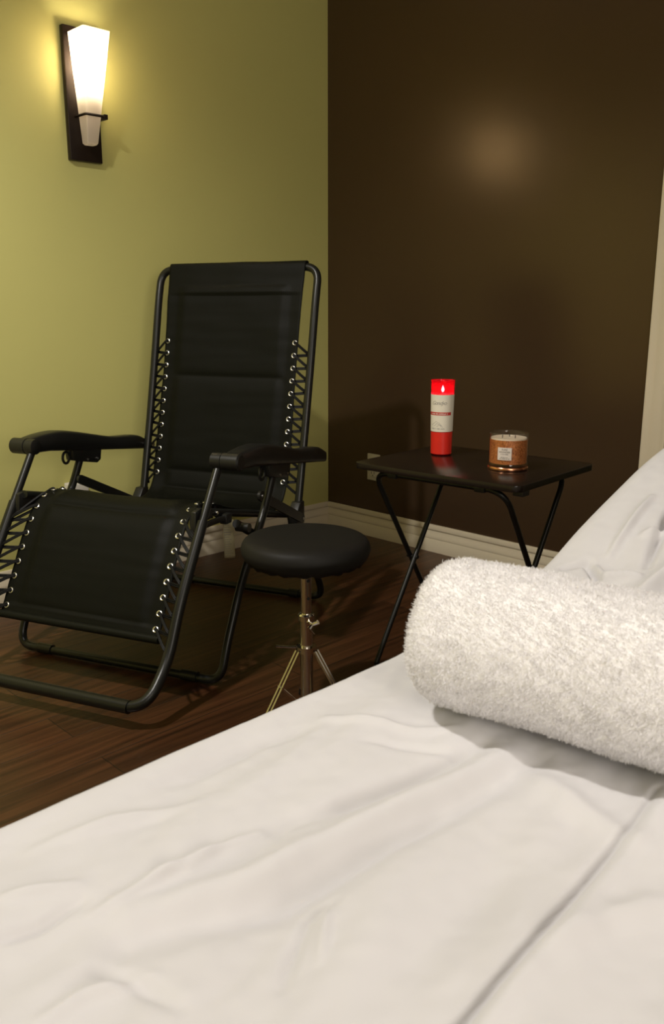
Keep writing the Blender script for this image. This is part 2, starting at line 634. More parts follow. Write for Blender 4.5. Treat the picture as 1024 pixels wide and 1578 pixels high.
def rounded(poly, r=0.006, n=3):
    pp = [Vector((*p, 0)) for p in poly]
    out = []
    k = len(pp)
    for i in range(k):
        p, a, b = pp[i], pp[i - 1], pp[(i + 1) % k]
        s, e = p + (a - p).normalized() * r, p + (b - p).normalized() * r
        for q in range(n + 1):
            t = q / n
            v = s * (1 - t) ** 2 + p * 2 * t * (1 - t) + e * t * t
            out.append((v.x, v.y))
    return out


sh = MB()
rings = []
zs = [0.047, 0.052] + [0.052 + 0.32 * i / 12 for i in range(1, 13)]
vv, ff = [], []
for qi, z in enumerate(zs):
    base = shade_ring(max(z, 0.052))
    if qi == 0:
        cx = sum(p[0] for p in base) / 4
        cy = sum(p[1] for p in base) / 4
        base = [(cx + (p[0] - cx) * 0.8, cy + (p[1] - cy) * 0.8) for p in base]
    vv.append([(x, y, z) for x, y in rounded(base, 0.005)])
n_ = len(vv[0])
flat = [p for ring in vv for p in ring]
for i in range(len(zs) - 1):
    for j in range(n_):
        ff.append((i * n_ + j, i * n_ + (j + 1) % n_, (i + 1) * n_ + (j + 1) % n_, (i + 1) * n_ + j))
ff.append(tuple(reversed(range(n_))))
sh.add(flat, ff)
shade = sh.build('lamp_shade', M['milk_glass'], sc_, sharp=30)
zb_ = 0.131
st = MB().tube(fillet([(-0.032, -0.018, zb_), (-0.032, -0.087, zb_), (0.034, -0.087, zb_)], 0.004, 3), 0.0042, 4)
st.box((0.030, -0.094, zb_ - 0.009), (0.042, -0.018, zb_ + 0.006), 0.001)
st.build('shade_bracket', M['bronze'], sc_)
MB().lathe([(0.004, 0), (0.013, 0.004), (0.013, 0.035), (0.006, 0.037)], 20, (0, -0.062, 0.152)).build('lamp_socket', M['white_plastic'], sc_)
MB().lathe([(0.006, 0.0), (0.009, 0.012), (0.019, 0.03), (0.022, 0.048), (0.018, 0.066), (0.008, 0.076), (0.002, 0.078)], 20, (0, -0.066, 0.19)).build('bulb', M['bulb'], sc_)
ll = lamp('sconce_light', 'POINT', (0, -0.068, 0.300), SCONCE_POWER, (1.0, 0.83, 0.60), 0.028)
ll.parent = sc_

# ------------------------------------------------------------------ zero-gravity reclining chair
CX, CY = -1.198, -0.582
ANG = math.atan2(-0.386, -0.922)
ch = empty('reclining_chair', (CX, CY, 0), ANG)          # local x = the way it faces, y > 0 = side near the bed
tag(ch, 'black zero gravity reclining chair with laced mesh sling and tubular frame', 'chair')

TR = 0.0125


def mirror(pts, y):
    return [(p[0], y, p[1]) for p in pts]


def utube(side, corner, y, r, name, m, rc=0.07, rr=None, ymid=None):
    """side profile list (x,z) from the free end to the bend, corner (x,z) of the cross bar: a U mirrored in y"""
    left = [(p[0], y, p[1]) for p in side] + [(corner[0], y if ymid is None else ymid, corner[1])]
    right = [(p[0], -p[1], p[2]) for p in reversed(left)]
    pts = left + right
    rad = [0.05] * len(pts)
    k = len(left) - 1
    rad[k] = rad[k + 1] = rc
    return MB().tube(fillet(pts, rad, 9), r, 14)


# backrest frame
BACK = [(-0.212, 0.305), (-0.228, 0.37), (-0.284, 0.60), (-0.326, 0.785), (-0.368, 0.985)]
utube(BACK, (-0.396, 1.085), 0.289, 0.0125, '', None, 0.075).build('backrest_frame', M['tube'], ch)
# footrest frame: thin upper tubes, thicker lower tubes ending in the foot bar
FRONT = [(0.362, 0.440), (0.43, 0.338), (0.484, 0.255), (0.540, 0.140)]
utube(FRONT, (0.640, 0.058), 0.300, 0.0135, '', None, 0.07).build('footrest_frame', M['tube'], ch)
MB().tube([(0.640, -0.255, 0.058), (0.640, 0.255, 0.058)], 0.0162, 16).build('foot_bar_sleeve', M['tube'], ch)
for s in (-1, 1):
    MB().tube([(0.278, s * 0.300, 0.565), (0.362, s * 0.300, 0.440), (0.372, s * 0.300, 0.425)], 0.0108, 14).build('arm_post', M['tube'], ch)
# legs
LEG_F = [(0.040, 0.500), (0.086, 0.418), (0.236, 0.240), (0.318, 0.100)]
utube(LEG_F, (0.354, 0.0135), 0.332, 0.0115, '', None, 0.065).build('front_leg_frame', M['tube'], ch)
LEG_R = [(0.215, 0.403), (0.165, 0.376), (-0.225, 0.165), (-0.330, 0.095)]
utube(LEG_R, (-0.360, 0.0135), 0.312, 0.0115, '', None, 0.06).build('rear_leg_frame', M['tube'], ch)
for s in (-1, 1):
    MB().tube([(0.354, s * 0.215, 0.0145), (0.354, s * 0.262, 0.0145)], 0.0142, 14).build('foot_clip', M['plastic'], ch)
    MB().tube([(-0.360, s * 0.190, 0.0145), (-0.360, s * 0.225, 0.0145)], 0.0142, 14).build('foot_clip', M['plastic'], ch)
# seat rails
for s in (-1, 1):
    MB().tube([(0.356, s * 0.268, 0.462), (-0.205, s * 0.268, 0.330)], 0.0125, 12, flat=0.85).build('seat_rail', M['tube'], ch)
    # brace strap from the leg down to the backrest pivot
    a, b = Vector((0.068, s * 0.308, 0.448)), Vector((-0.205, s * 0.308, 0.322))
    d = (b - a).normalized()
    nv = Vector((-d.z, 0, d.x))
    poly = []
    for c_, sg in ((a, -1), (b, 1)):
        for q in range(7):
            ang = math.pi * (q / 6 - 0.5)
            poly.append((c_ + d * sg * 0.014 * math.cos(ang) + nv * sg * 0.014 * math.sin(ang)))
    br = MB().prism([(p.x, p.z) for p in poly], 'y', s * 0.306, s * 0.314)
    brace = br.build('brace', M['plastic'], ch)
    for pp in (a, b):
        MB().tube([(pp.x, s * 0.312, pp.z), (pp.x, s * 0.3175, pp.z)], 0.0042, 10).build('rivet', M['rivet'], brace)
    # pivot bracket at the foot of the backrest
    MB().prism([(-0.235, 0.300), (-0.180, 0.295), (-0.170, 0.330), (-0.205, 0.372), (-0.235, 0.372)], 'y', s * 0.275, s * 0.3065, 0.003).build('pivot_bracket', M['plastic'], ch)
    # round bolt where the legs cross
    MB().tube([(0.205, s * 0.308, 0.392), (0.205, s * 0.346, 0.392)], [0.0125, 0.0125], 14).build('leg_bolt', M['plastic'], ch)
    # curved link from the front tube to the rear leg
    MB().tube(catmull([(0.366, s * 0.294, 0.430), (0.330, s * 0.290, 0.424), (0.280, s * 0.287, 0.422), (0.225, s * 0.285, 0.418)], 5), 0.0065, 10, flat=1.3).build('seat_link', M['plastic'], ch)
    MB().box((0.205, min(s * 0.272, s * 0.296), 0.402), (0.236, max(s * 0.272, s * 0.296), 0.430), 0.005).build('link_block', M['plastic'], ch)
    # bracket joining rail and front tube
    MB().prism([(0.376, 0.414), (0.370, 0.464), (0.345, 0.470), (0.290, 0.456), (0.294, 0.434), (0.345, 0.428)], 'y', s * 0.272, s * 0.286, 0.002).build('front_bracket', M['plastic'], ch)
    rv = MB().tube([(0.262, s * 0.281, 0.440), (0.262, s * 0.2855, 0.440)], 0.0042, 10).build('rivet', M['rivet'], ch)
    MB().tube([(0.262, s * 0.268, 0.440), (0.262, s * 0.2815, 0.440)], 0.006, 10).build('bolt_spacer', M['plastic'], ch)

    # armrest
    arm = None
    top = catmull([(0.262, 0, 0.601), (0.215, 0, 0.606), (0.14, 0, 0.607), (0.06, 0, 0.594), (-0.03, 0, 0.574), (-0.115, 0, 0.556), (-0.180, 0, 0.550), (-0.245, 0, 0.543), (-0.300, 0, 0.522)], 5)
    bot = [(0.262, 0.556), (0.19, 0.553), (0.0, 0.527), (-0.15, 0.508), (-0.310, 0.487)]
    def botz(x):
        for (x0, z0), (x1, z1) in zip(bot, bot[1:]):
            if x <= x0 and x >= x1:
                return z0 + (z1 - z0) * (x - x0) / (x1 - x0)
        return bot[-1][1] if x < bot[-1][0] else bot[0][1]
    vv, ff = [], []
    yc = s * 0.334
    nseg = 16
    for p in top:
        t = (p.x + 0.30) / 0.562
        hw = 0.020 + 0.011 * math.exp(-((t - 0.80) / 0.22) ** 2) + 0.005 * math.exp(-((t - 0.18) / 0.12) ** 2)
        zt, zb = p.z, botz(p.x)
        zc, hh = (zt + zb) / 2, (zt - zb) / 2
        for j in range(nseg):
            a_ = 2 * math.pi * j / nseg
            ca, sa = math.cos(a_), math.sin(a_)
            ex = 0.45
            vv.append((p.x, yc + hw * math.copysign(abs(ca) ** ex, ca), zc + hh * math.copysign(abs(sa) ** ex, sa)))
    k = len(top)
    for i in range(k - 1):
        for j in range(nseg):
            j2 = (j + 1) % nseg
            ff.append((i * nseg + j, (i + 1) * nseg + j, (i + 1) * nseg + j2, i * nseg + j2))
    ff.append(tuple(range(nseg)))
    ff.append(tuple(reversed(range((k - 1) * nseg, k * nseg))))
    arm = MB().add(vv, ff).build('armrest', M['plastic'], ch, sharp=60)
    MB().tube([(0.276, s * 0.284, 0.580), (0.276, s * 0.2855, 0.580), (0.276, s * 0.313, 0.580), (0.276, s * 0.3145, 0.580)], [0.019, 0.0215, 0.0215, 0.0195], 20).build('post_collar', M['plastic'], arm)
    MB().tube([(0.276, s * 0.3145, 0.580), (0.276, s * 0.316, 0.580), (0.276, s * 0.362, 0.580), (0.276, s * 0.366, 0.580)], [0.020, 0.0225, 0.0225, 0.018], 20).build('front_roller', M['plastic'], arm)
    # lock bracket under the armrest with its ring lever
    MB().prism([(0.086, 0.545), (0.082, 0.508), (0.030, 0.496), (-0.028, 0.484), (-0.045, 0.492), (-0.052, 0.530)], 'y', s * 0.316, s * 0.348, 0.003).build('lock_bracket', M['plastic'], arm)
    ring = [(0.1005 + 0.0145 * math.cos(a_), s * 0.332, 0.519 + 0.0175 * math.sin(a_)) for a_ in np.linspace(0, 2 * math.pi, 20, endpoint=False)]
    MB().tube(ring, 0.004, 8, closed=True).build('lock_lever', M['plastic'], arm)
    for (xx, zz) in ((0.020, 0.502), (-0.028, 0.498)):
        MB().tube([(xx, s * 0.346, zz), (xx, s * 0.3505, zz)], 0.0036, 10).build('rivet', M['rivet'], arm)
        MB().tube([(xx, s * 0.317, zz), (xx, s * 0.3135, zz)], 0.0036, 10).build('rivet', M['rivet'], arm)
    MB().tube([(-0.285, s * 0.280, 0.508), (-0.285, s * 0.322, 0.508)], 0.006, 10).build('pivot_pin', M['rivet'], arm)

# sling fabric
PROF = catmull([(-0.414, 0, 1.082), (-0.405, 0, 1.100), (-0.386, 0, 1.096), (-0.372, 0, 1.040), (-0.355, 0, 0.97), (-0.333, 0, 0.86), (-0.310, 0, 0.75),
                (-0.288, 0, 0.655), (-0.264, 0, 0.55), (-0.242, 0, 0.462), (-0.222, 0, 0.402), (-0.185, 0, 0.362), (-0.12, 0, 0.356), (0.0, 0, 0.384),
                (0.12, 0, 0.418), (0.21, 0, 0.447), (0.270, 0, 0.461), (0.318, 0, 0.452), (0.362, 0, 0.412), (0.405, 0, 0.345),
                (0.445, 0, 0.273), (0.478, 0, 0.210), (0.500, 0, 0.172)], 14)
arc = [0.0]
for a, b in zip(PROF, PROF[1:]):
    arc.append(arc[-1] + (b - a).length)


def prof_at(s):
    for i in range(len(arc) - 1):
        if arc[i + 1] >= s:
            t = (s - arc[i]) / (arc[i + 1] - arc[i] + 1e-9)
            p = PROF[i].lerp(PROF[i + 1], t)
            d = (PROF[i + 1] - PROF[i]).normalized()
            return p, d
    return PROF[-1], (PROF[-1] - PROF[-2]).normalized()


def arc_of(fn):
    best = min(range(len(PROF)), key=lambda i: fn(PROF[i]))
    return arc[best]


S_sleeve = arc_of(lambda p: abs(p.z - 1.030) + (9 if p.x > -0.3 else 0))
S_mid = arc_of(lambda p: abs(p.z - 0.742) + (9 if p.x > -0.1 else 0))
S_low = arc_of(lambda p: abs(p.z - 0.438) + (9 if p.x > -0.1 else 0))
S_fold = arc_of(lambda p: abs(p.z - 0.385) + (9 if p.x > -0.19 else 0))
S_seat = arc_of(lambda p: abs(p.x - 0.335) + (9 if p.z < 0.40 else 0))
S_hem = arc[-1]
seams = [S_sleeve, S_mid, S_low, S_fold, S_fold + 0.25, S_seat, S_hem - 0.025]


def half_w(s):
    z = prof_at(s)[0].z
    x = prof_at(s)[0].x
    if x < -0.23:                                   # narrows a little in the middle of the back
        return 0.247 + 0.003 * math.cos((z - 0.42) * 8)
    return 0.247


def pad(s, u):
    e = max(0.0, 1 - max(0, abs(u) - 0.175) / 0.035)
    e = e * e * (3 - 2 * e)
    g = 0.0
    for a, b in zip(seams, seams[1:]):
        if a <= s <= b:
            d = min(s - a, b - s)
            g = 1 - math.exp(-d / 0.011)
    return 0.008 * e * g


NS, NU = 320, 72
sv, sf, uvs = [], [], []
Ltot = arc[-1]
for i in range(NS + 1):
    s = Ltot * i / NS
    p, d = prof_at(s)
    nrm = Vector((-d.z, 0, d.x))                     # towards the sitter
    hw = half_w(s)
    # the sling sags between its laced edges
    for j in range(NU + 1):
        u = -hw + 2 * hw * j / NU
        sag = -0.010 * (1 - (u / hw) ** 2) if 0.14 < s < Ltot - 0.03 else 0.0
        wr_ = 0.0016 * mnoise.noise(Vector((u * 9, s * 11, 3.1))) + 0.001 * mnoise.noise(Vector((u * 5, s * 40, 1.7)))
        q = p + nrm * (pad(s, u) + sag + wr_)
        sv.append((q.x, u, q.z))
        uvs.append((u, s))
for i in range(NS):
    for j in range(NU):
        a = i * (NU + 1) + j
        sf.append((a, a + 1, a + NU + 2, a + NU + 1))
me = bpy.data.meshes.new('sling')
me.from_pydata(sv, [], sf)
me.update()
uvl = me.uv_layers.new(name='UVMap')
for lp in me.loops:
    uvl.data[lp.index].uv = uvs[lp.vertex_index]
me.materials.append(M['sling'])
me.polygons.foreach_set('use_smooth', [True] * len(me.polygons))
sling = bpy.data.objects.new('sling', me)
col.objects.link(sling)
sling.parent = ch
so = sling.modifiers.new('thickness', 'SOLIDIFY')
so.thickness = 0.003
so.offset = 0
# hem rod at the lower end of the sling
MB().tube([(0.501, -0.250, 0.171), (0.501, 0.250, 0.171)], 0.0105, 14).build('hem_rod', M['sling'], sling)

ey = MB().tube([(0.0064 * math.cos(a), 0.0064 * math.sin(a), 0) for a in np.linspace(0, 2 * math.pi, 18, endpoint=False)], 0.0022, 8, closed=True)
ey_proto = ey.build('eyelet', M['eyelet'], sling)
ey_used = False


def line_at(prof, z=None, t=None):
    """point on a polyline of (x,z) by parameter measured in length"""
    ps = [Vector((p[0], 0, p[1])) for p in prof]
    acc = 0
    for a, b in zip(ps, ps[1:]):
        L_ = (b - a).length
        if acc + L_ >= t:
            return a.lerp(b, (t - acc) / L_), (b - a).normalized()
        acc += L_
    return ps[-1], (ps[-1] - ps[-2]).normalized()


def nearest_t(prof, p):
    best, bt, acc = 1e9, 0, 0
    ps = [Vector((q[0], 0, q[1])) for q in prof]
    for a, b in zip(ps, ps[1:]):
        L_ = (b - a).length
        for k in range(41):
            c = a.lerp(b, k / 40)
            dd = (c - p).length
            if dd < best:
                best, bt = dd, acc + L_ * k / 40
        acc += L_
    return bt


S_e0 = arc_of(lambda p: abs(p.z - 0.850) + (9 if p.x > -0.3 else 0))
S_e1 = arc_of(lambda p: abs(p.z - 0.424) + (9 if p.x > -0.1 else 0))
S_f0 = arc_of(lambda p: abs(p.x - 0.200) + (9 if p.z < 0.40 else 0))
S_f1 = Ltot - 0.022
BACKP = list(reversed(BACK))                        # top to bottom
FRONTP = FRONT + [(0.60, 0.085)]


def lacing(slist, prof, ty, tr_, shift):
    global ey_used
    for s_ in (-1, 1):
        eye = []
        for s in slist:
            p, d = prof_at(s)
            nrm = Vector((-d.z, 0, d.x))
            y = s_ * 0.234
            c = Vector((p.x, y, p.z)) + nrm * 0.0018
            o = ey_proto if not ey_used else ey_proto.copy()
            if ey_used:
                col.objects.link(o)
                o.parent = sling
            ey_used = True
            o.location = c
            o.rotation_euler = nrm.to_track_quat('Z', 'Y').to_euler()
            eye.append((c, nrm, d))
        for off in (-0.0024, 0.0024):
            path = []
            for i, (c, nrm, d) in enumerate(eye):
                t = nearest_t(prof, Vector((c.x, 0, c.z))) + shift
                tp, td = line_at(prof, t=max(0.004, t + off))
                fwd = Vector((-td.z, 0, td.x))
                if fwd.dot(nrm) < 0:
                    fwd = -fwd
                oc = c + d * off
                path.append(oc - nrm * 0.006)
                path.append(oc + nrm * 0.004 + Vector((0, s_ * 0.004, 0)))
                path.append(Vector((tp.x, s_ * (ty - tr_ * 1.18), tp.z)) + fwd * 0.002)
                path.append(Vector((tp.x, s_ * (ty - tr_ * 0.1), tp.z)) - fwd * (tr_ + 0.002) + td * 0.003)
                path.append(Vector((tp.x, s_ * (ty - tr_ * 1.22), tp.z)) - fwd * 0.006 + td * 0.007)
            MBc = MB().tube(catmull(path, 4), 0.0025, 6)
            yield_objs.append((s_, MBc))


yield_objs = []
sl_b = [S_e0 + (S_e1 - S_e0) * i / 11 for i in range(12)]
lacing(sl_b, BACKP, 0.289, 0.0125, 0.028)
sl_f = [S_f0 + (S_f1 - S_f0) * i / 11 for i in range(12)]
RAILP = [(0.02, 0.383), (0.356, 0.462)]
lacing(sl_f[:3], RAILP, 0.268, 0.0125, 0.018)
lacing(sl_f[3:], FRONTP, 0.300, 0.0130, 0.042)
for i in range(0, len(yield_objs), 2):
    m_ = MB()
    m_.add(yield_objs[i][1].v, yield_objs[i][1].f)
    m_.add(yield_objs[i + 1][1].v, yield_objs[i + 1][1].f)
    m_.build('elastic_cord', M['cord'], ch)

# care tag hanging under the seat on the side by the bed
tv, tf = [], []
NT = 14
for i in range(NT + 1):
    t = i / NT
    for j in range(5):
        q_ = -0.015 + 0.030 * j / 4 + 0.003 * t
        b_ = 0.004 * math.sin(t * 4)
        tv.append((0.133 - 0.55 * q_ + 0.837 * b_, 0.240 + 0.837 * q_ + 0.55 * b_, 0.388 - 0.112 * t))
for i in range(NT):
    for j in range(4):
        a = i * 5 + j
        tf.append((a, a + 1, a + 6, a + 5))
tg = MB().add(tv, tf).build('care_tag', M['tag_cloth'], ch)
tg['label'] = 'beige care tag hanging below the seat'
ts = tg.modifiers.new('thickness', 'SOLIDIFY')
ts.thickness = 0.0006
pr = MB()
for i in range(15):
    z = 0.380 - 0.0068 * i
    t = (0.388 - z) / 0.112
    b_ = 0.004 * math.sin(t * 4) + 0.0006
    q0 = -0.0125 + 0.003 * t
    q1 = q0 + 0.014 + 0.010 * random.random()
    cor = [(0.133 - 0.55 * q + 0.837 * b_, 0.240 + 0.837 * q + 0.55 * b_) for q in (q0, q1)]
    pr.add([(*cor[0], z - 0.001), (*cor[1], z - 0.001), (*cor[1], z + 0.001), (*cor[0], z + 0.001)], [(0, 1, 2, 3)])
pr.build('print', M['ink_light'], tg)

# ------------------------------------------------------------------ round drum stool
st_ = empty('stool', (-1.349, -1.302, 0))
tag(st_, 'round black padded stool on a chrome tripod, between chair and folding table', 'stool')
rs = 0.148
prof = [(0.0005, 0.392), (0.10, 0.392), (0.128, 0.394), (0.141, 0.400), (rs, 0.414), (rs + 0.001, 0.424), (0.145, 0.436), (0.137, 0.444), (0.12, 0.449), (0.08, 0.4515), (0.0005, 0.452)]
pc = catmull([(r, 0, z) for r, z in prof], 4)
seat = MB().lathe([(max(p.x, 0.0005), p.z) for p in pc], 72, cap0=True, cap1=True).build('seat_cushion', M['vinyl'], st_, sharp=60)
# gathered cover edge below the cushion
gv, gf = [], []
for k_, (r, z) in enumerate(((0.142, 0.402), (0.132, 0.392), (0.115, 0.388), (0.105, 0.391))):
    for j in range(96):
        a = 2 * math.pi * j / 96
        rr = r + 0.002 * math.sin(j * 2.1) * (k_ > 0)
        zz = z - 0.0035 * (k_ in (1, 2)) * (0.5 + 0.5 * math.sin(j * 1.37 + 1))
        gv.append((rr * math.cos(a), rr * math.sin(a), zz))
for i in range(3):
    for j in range(96):
        gf.append((i * 96 + j, (i + 1) * 96 + j, (i + 1) * 96 + (j + 1) % 96, i * 96 + (j + 1) % 96))
MB().add(gv, gf).build('cover_edge', M['vinyl'], seat, sharp=80)
MB().box((-0.045, -0.035, 0.378), (0.045, 0.035, 0.393), 0.003).build('seat_bracket', M['chrome'], st_)
MB().tube([(0, 0, 0.235), (0, 0, 0.382)], 0.0125, 20).build('upper_post', M['chrome'], st_)
cd = Vector((-2.618 + 1.349, -2.67 + 1.302, 0)).normalized()
cr_ = Vector((-cd.y, cd.x, 0))          # picture right = +cr_
hd = (cd + cr_ * 0.45).normalized()
for z in (0.345, 0.302):
    MB().tube([Vector((0, 0, z)) + hd * 0.0110, Vector((0, 0, z)) + hd * 0.0130], 0.0040, 12).build('height_hole', M['dark_slot'], st_)
MB().tube([(0, 0, 0.030), (0, 0, 0.262)], 0.0152, 20).build('lower_post', M['chrome'], st_)
MB().lathe([(0.0152, 0.0), (0.0195, 0.002), (0.0195, 0.014), (0.0165, 0.018)], 24, (0, 0, 0.245)).build('height_collar', M['chrome'], st_)
sc1 = Vector((0, 0, 0.246)) + hd * 0.017
ws = MB().tube([sc1, sc1 + hd * 0.020], 0.0036, 8)
for q in (-1, 1):
    ws.tube([sc1 + hd * 0.018, sc1 + hd * 0.024 + cr_ * q * 0.010 + Vector((0, 0, 0.008 * q))], [0.0035, 0.0055], 8)
ws.tube([sc1 - Vector((0, 0, 0.014)) - hd * 0.001, sc1 + cr_ * 0.012 - Vector((0, 0, 0.030))], 0.0012, 6)
ws.build('wing_screw', M['chrome'], st_)
hub = MB().lathe([(0.0155, 0.0), (0.024, 0.002), (0.024, 0.016), (0.0155, 0.018)], 24, (0, 0, 0.166))
hub.build('leg_hub', M['chrome'], st_)
lv0 = Vector((0, 0, 0.178)) - cr_ * 0.024
MB().tube([lv0, lv0 - cr_ * 0.016, lv0 - cr_ * 0.048 + Vector((0, 0, 0.003))], [0.006, 0.0045, 0.0055], 10, flat=0.6).build('clamp_lever', M['chrome'], st_)
MB().lathe([(0.0155, 0), (0.020, 0.002), (0.020, 0.010), (0.0155, 0.012)], 20, (0, 0, 0.030)).build('lower_hub', M['chrome'], st_)
for az in (212, 335, 95):
    a = R(az)
    dv = cr_ * math.cos(a) - cd * math.sin(a)
    side = Vector((-dv.y, dv.x, 0))
    lg = MB()
    top_, ft = dv * 0.024 + Vector((0, 0, 0.172)), dv * 0.118 + Vector((0, 0, 0.014))
    for q in (-1, 1):
        lg.tube([top_ + side * q * 0.006, ft + side * q * 0.006], 0.0028, 6, flat=1.6)
    lo = lg.build('leg', M['chrome'], st_)
    md = top_.lerp(ft, 0.5)
    bm_ = MB()
    for q in (-1, 1):
        bm_.tube([md + side * q * 0.0035, dv * 0.018 + side * q * 0.0035 + Vector((0, 0, 0.036))], 0.0022, 6)
    bm_.tube([md - side * 0.010, md + side * 0.010], 0.0035, 8)
    bm_.build('leg_strut', M['chrome'], lo)
    MB().tube([ft + Vector((0, 0, 0.008)) - dv * 0.004, ft + dv * 0.004 - Vector((0, 0, 0.012))], [0.009, 0.011], 12).build('rubber_foot', M['plastic'], lo)

# ------------------------------------------------------------------ folding side table
PHI = R(4.0)
# local: x = away from camera (depth), y = leftwards in the picture; origin at the front-left corner on the floor
ft_ = empty('folding_table', (-1.046, -1.156, 0), PHI)
tag(ft_, 'small folding side table with dark brown top and thin black crossed legs', 'table')
TW, TD, TZ = 0.49, 0.402, 0.565


def rrect(x0, y0, x1, y1, r, n=6):
    out = []
    for (cx, cy, a0) in ((x1 - r, y1 - r, 0), (x0 + r, y1 - r, 90), (x0 + r, y0 + r, 180), (x1 - r, y0 + r, 270)):
        for k in range(n + 1):
            a = R(a0 + 90 * k / n)
            out.append((cx + r * math.cos(a), cy + r * math.sin(a)))
    return out


tt = MB().prism(rrect(0, -TW, TD, 0, 0.026), 'z', TZ - 0.016, TZ, 0.0015).build('tabletop', M['table_top'], ft_)
zt = TZ - 0.016 - 0.0075
fx, bx = 0.030, 0.372
ya, yb = -0.050, -0.440


def leg_frame(x_top, x_foot, y0, y1, name):
    pts = [(x_foot, y0, 0.009), (x_top, y0, zt), (x_top, y1, zt), (x_foot, y1, 0.009)]
    m_ = MB().tube(fillet(pts, [0, 0.055, 0.055, 0], 9), 0.0072, 12)
    return m_.build(name, M['tube'], ft_)


leg_frame(fx, bx, ya, yb, 'front_leg_frame')
leg_frame(bx, fx, ya - 0.016, yb + 0.016, 'rear_leg_frame')
for y in (ya - 0.020, yb + 0.020):
    MB().tube([(fx, y, 0.009), (bx, y, 0.009)][:1] + [(fx, y + 0.0, 0.009)][:0] + [(fx, y, 0.0)], 0.0095, 10).build('rubber_foot', M['plastic'], ft_)
MB().tube([(bx, ya, 0.0), (bx, ya, 0.012)], 0.0095, 10).build('rubber_foot', M['plastic'], ft_)
MB().tube([(bx, yb, 0.0), (bx, yb, 0.012)], 0.0095, 10).build('rubber_foot', M['plastic'], ft_)
xm, zm = (fx + bx) / 2, (zt + 0.009) / 2
for y in (ya, yb):
    MB().tube([(xm, y + 0.009 * (1 if y == ya else -1), zm), (xm, y - 0.026 * (1 if y == ya else -1), zm)], 0.0055, 12).build('cross_pin', M['plastic'], ft_)
for x in (fx, bx):
    for y in (-0.115, -0.375):
        MB().box((x - 0.011, y - 0.014, zt - 0.009), (x + 0.011, y + 0.014, TZ - 0.0155), 0.002).build('leg_clip', M['plastic'], ft_)
MB().box((0.030, -0.485, TZ - 0.030), (0.062, -0.458, TZ - 0.0155), 0.002).build('corner_block', M['table_edge'], ft_)


# ------------------------------------------------------------------ red pillar candle in glass
def wrap_text(body, size, R_, zc, ang_c, off, m, parent, name, shear=0.0, spacing=1.0, rad_fn=None):
    vs_, fs_ = text_verts(body, size, shear, spacing)
    out = []
    for v in vs_:
        r = (rad_fn(zc + v.y) if rad_fn else R_) + off
        a = ang_c + v.x / r
        out.append((r * math.cos(a), r * math.sin(a), zc + v.y))
    mb = MB().add(out, fs_)
    return mb


def wrap_marks(n_marks, h, width, zc, ang_c, off, rad_fn, seed=1):
    """a line of print too small to read: a row of tiny uneven upright strokes round the jar"""
    rr = random.Random(seed)
    mb = MB()
    r = rad_fn(zc) + off
    for i in range(n_marks):
        if rr.random() < 0.16:
            continue
        x = -width / 2 + width * (i + 0.5) / n_marks
        w2 = width / n_marks * rr.uniform(0.22, 0.38)
        z1 = zc + h * rr.uniform(0.7, 1.0)
        pts = []
        for (dx, z) in ((-w2, zc), (w2, zc), (w2, z1), (-w2, z1)):
            a = ang_c + (x + dx) / r
            pts.append((r * math.cos(a), r * math.sin(a), z))
        mb.add(pts, [(0, 1, 2, 3)])
    return mb


def wrap_patch(rad_fn, a0, a1, z0, z1, off, n=28, nz=6):
    mb = MB()
    vs_, fs_ = [], []
    for i in range(nz + 1):
        z = z0 + (z1 - z0) * i / nz
        r = rad_fn(z) + off
        for j in range(n + 1):
            a = a0 + (a1 - a0) * j / n
            vs_.append((r * math.cos(a), r * math.sin(a), z))
    for i in range(nz):
        for j in range(n):
            b = i * (n + 1) + j
            fs_.append((b, b + 1, b + n + 2, b + n + 1))
    return mb.add(vs_, fs_)


cr = empty('pillar_candle', (-0.782, -1.243, TZ))
tag(cr, 'tall lit red candle in slim glass with cream label, on the folding table', 'candle')
CH = 0.203


def rr_(z):
    return 0.0285 + 0.0035 * (z / CH) ** 1.2


face = math.atan2(-2.67 + 1.243, -2.618 + 0.782)      # the side that looks at the camera
prof = [(0.002, 0.0), (rr_(0) - 0.003, 0.0), (rr_(0), 0.003)] + [(rr_(z), z) for z in np.linspace(0.01, CH - 0.003, 14)] + [(rr_(CH) + 0.0012, CH - 0.001), (rr_(CH) + 0.0004, CH + 0.0008),
        (rr_(CH) - 0.0018, CH)] + [(rr_(z) - 0.0024, z) for z in np.linspace(CH - 0.004, 0.172, 5)]
MB().lathe(prof, 48, cap0=True, cap1=False).build('glass', M['glass_red'], cr, sharp=60)
wz = [(0.002, 0.004), (rr_(0.004) - 0.0028, 0.004)] + [(rr_(z) - 0.0016, z) for z in np.linspace(0.008, 0.166, 10)] + [(0.016, 0.1640), (0.002, 0.1635)]
wx = MB().lathe(wz, 48).build('wax', M['wax_red'], cr, sharp=60)
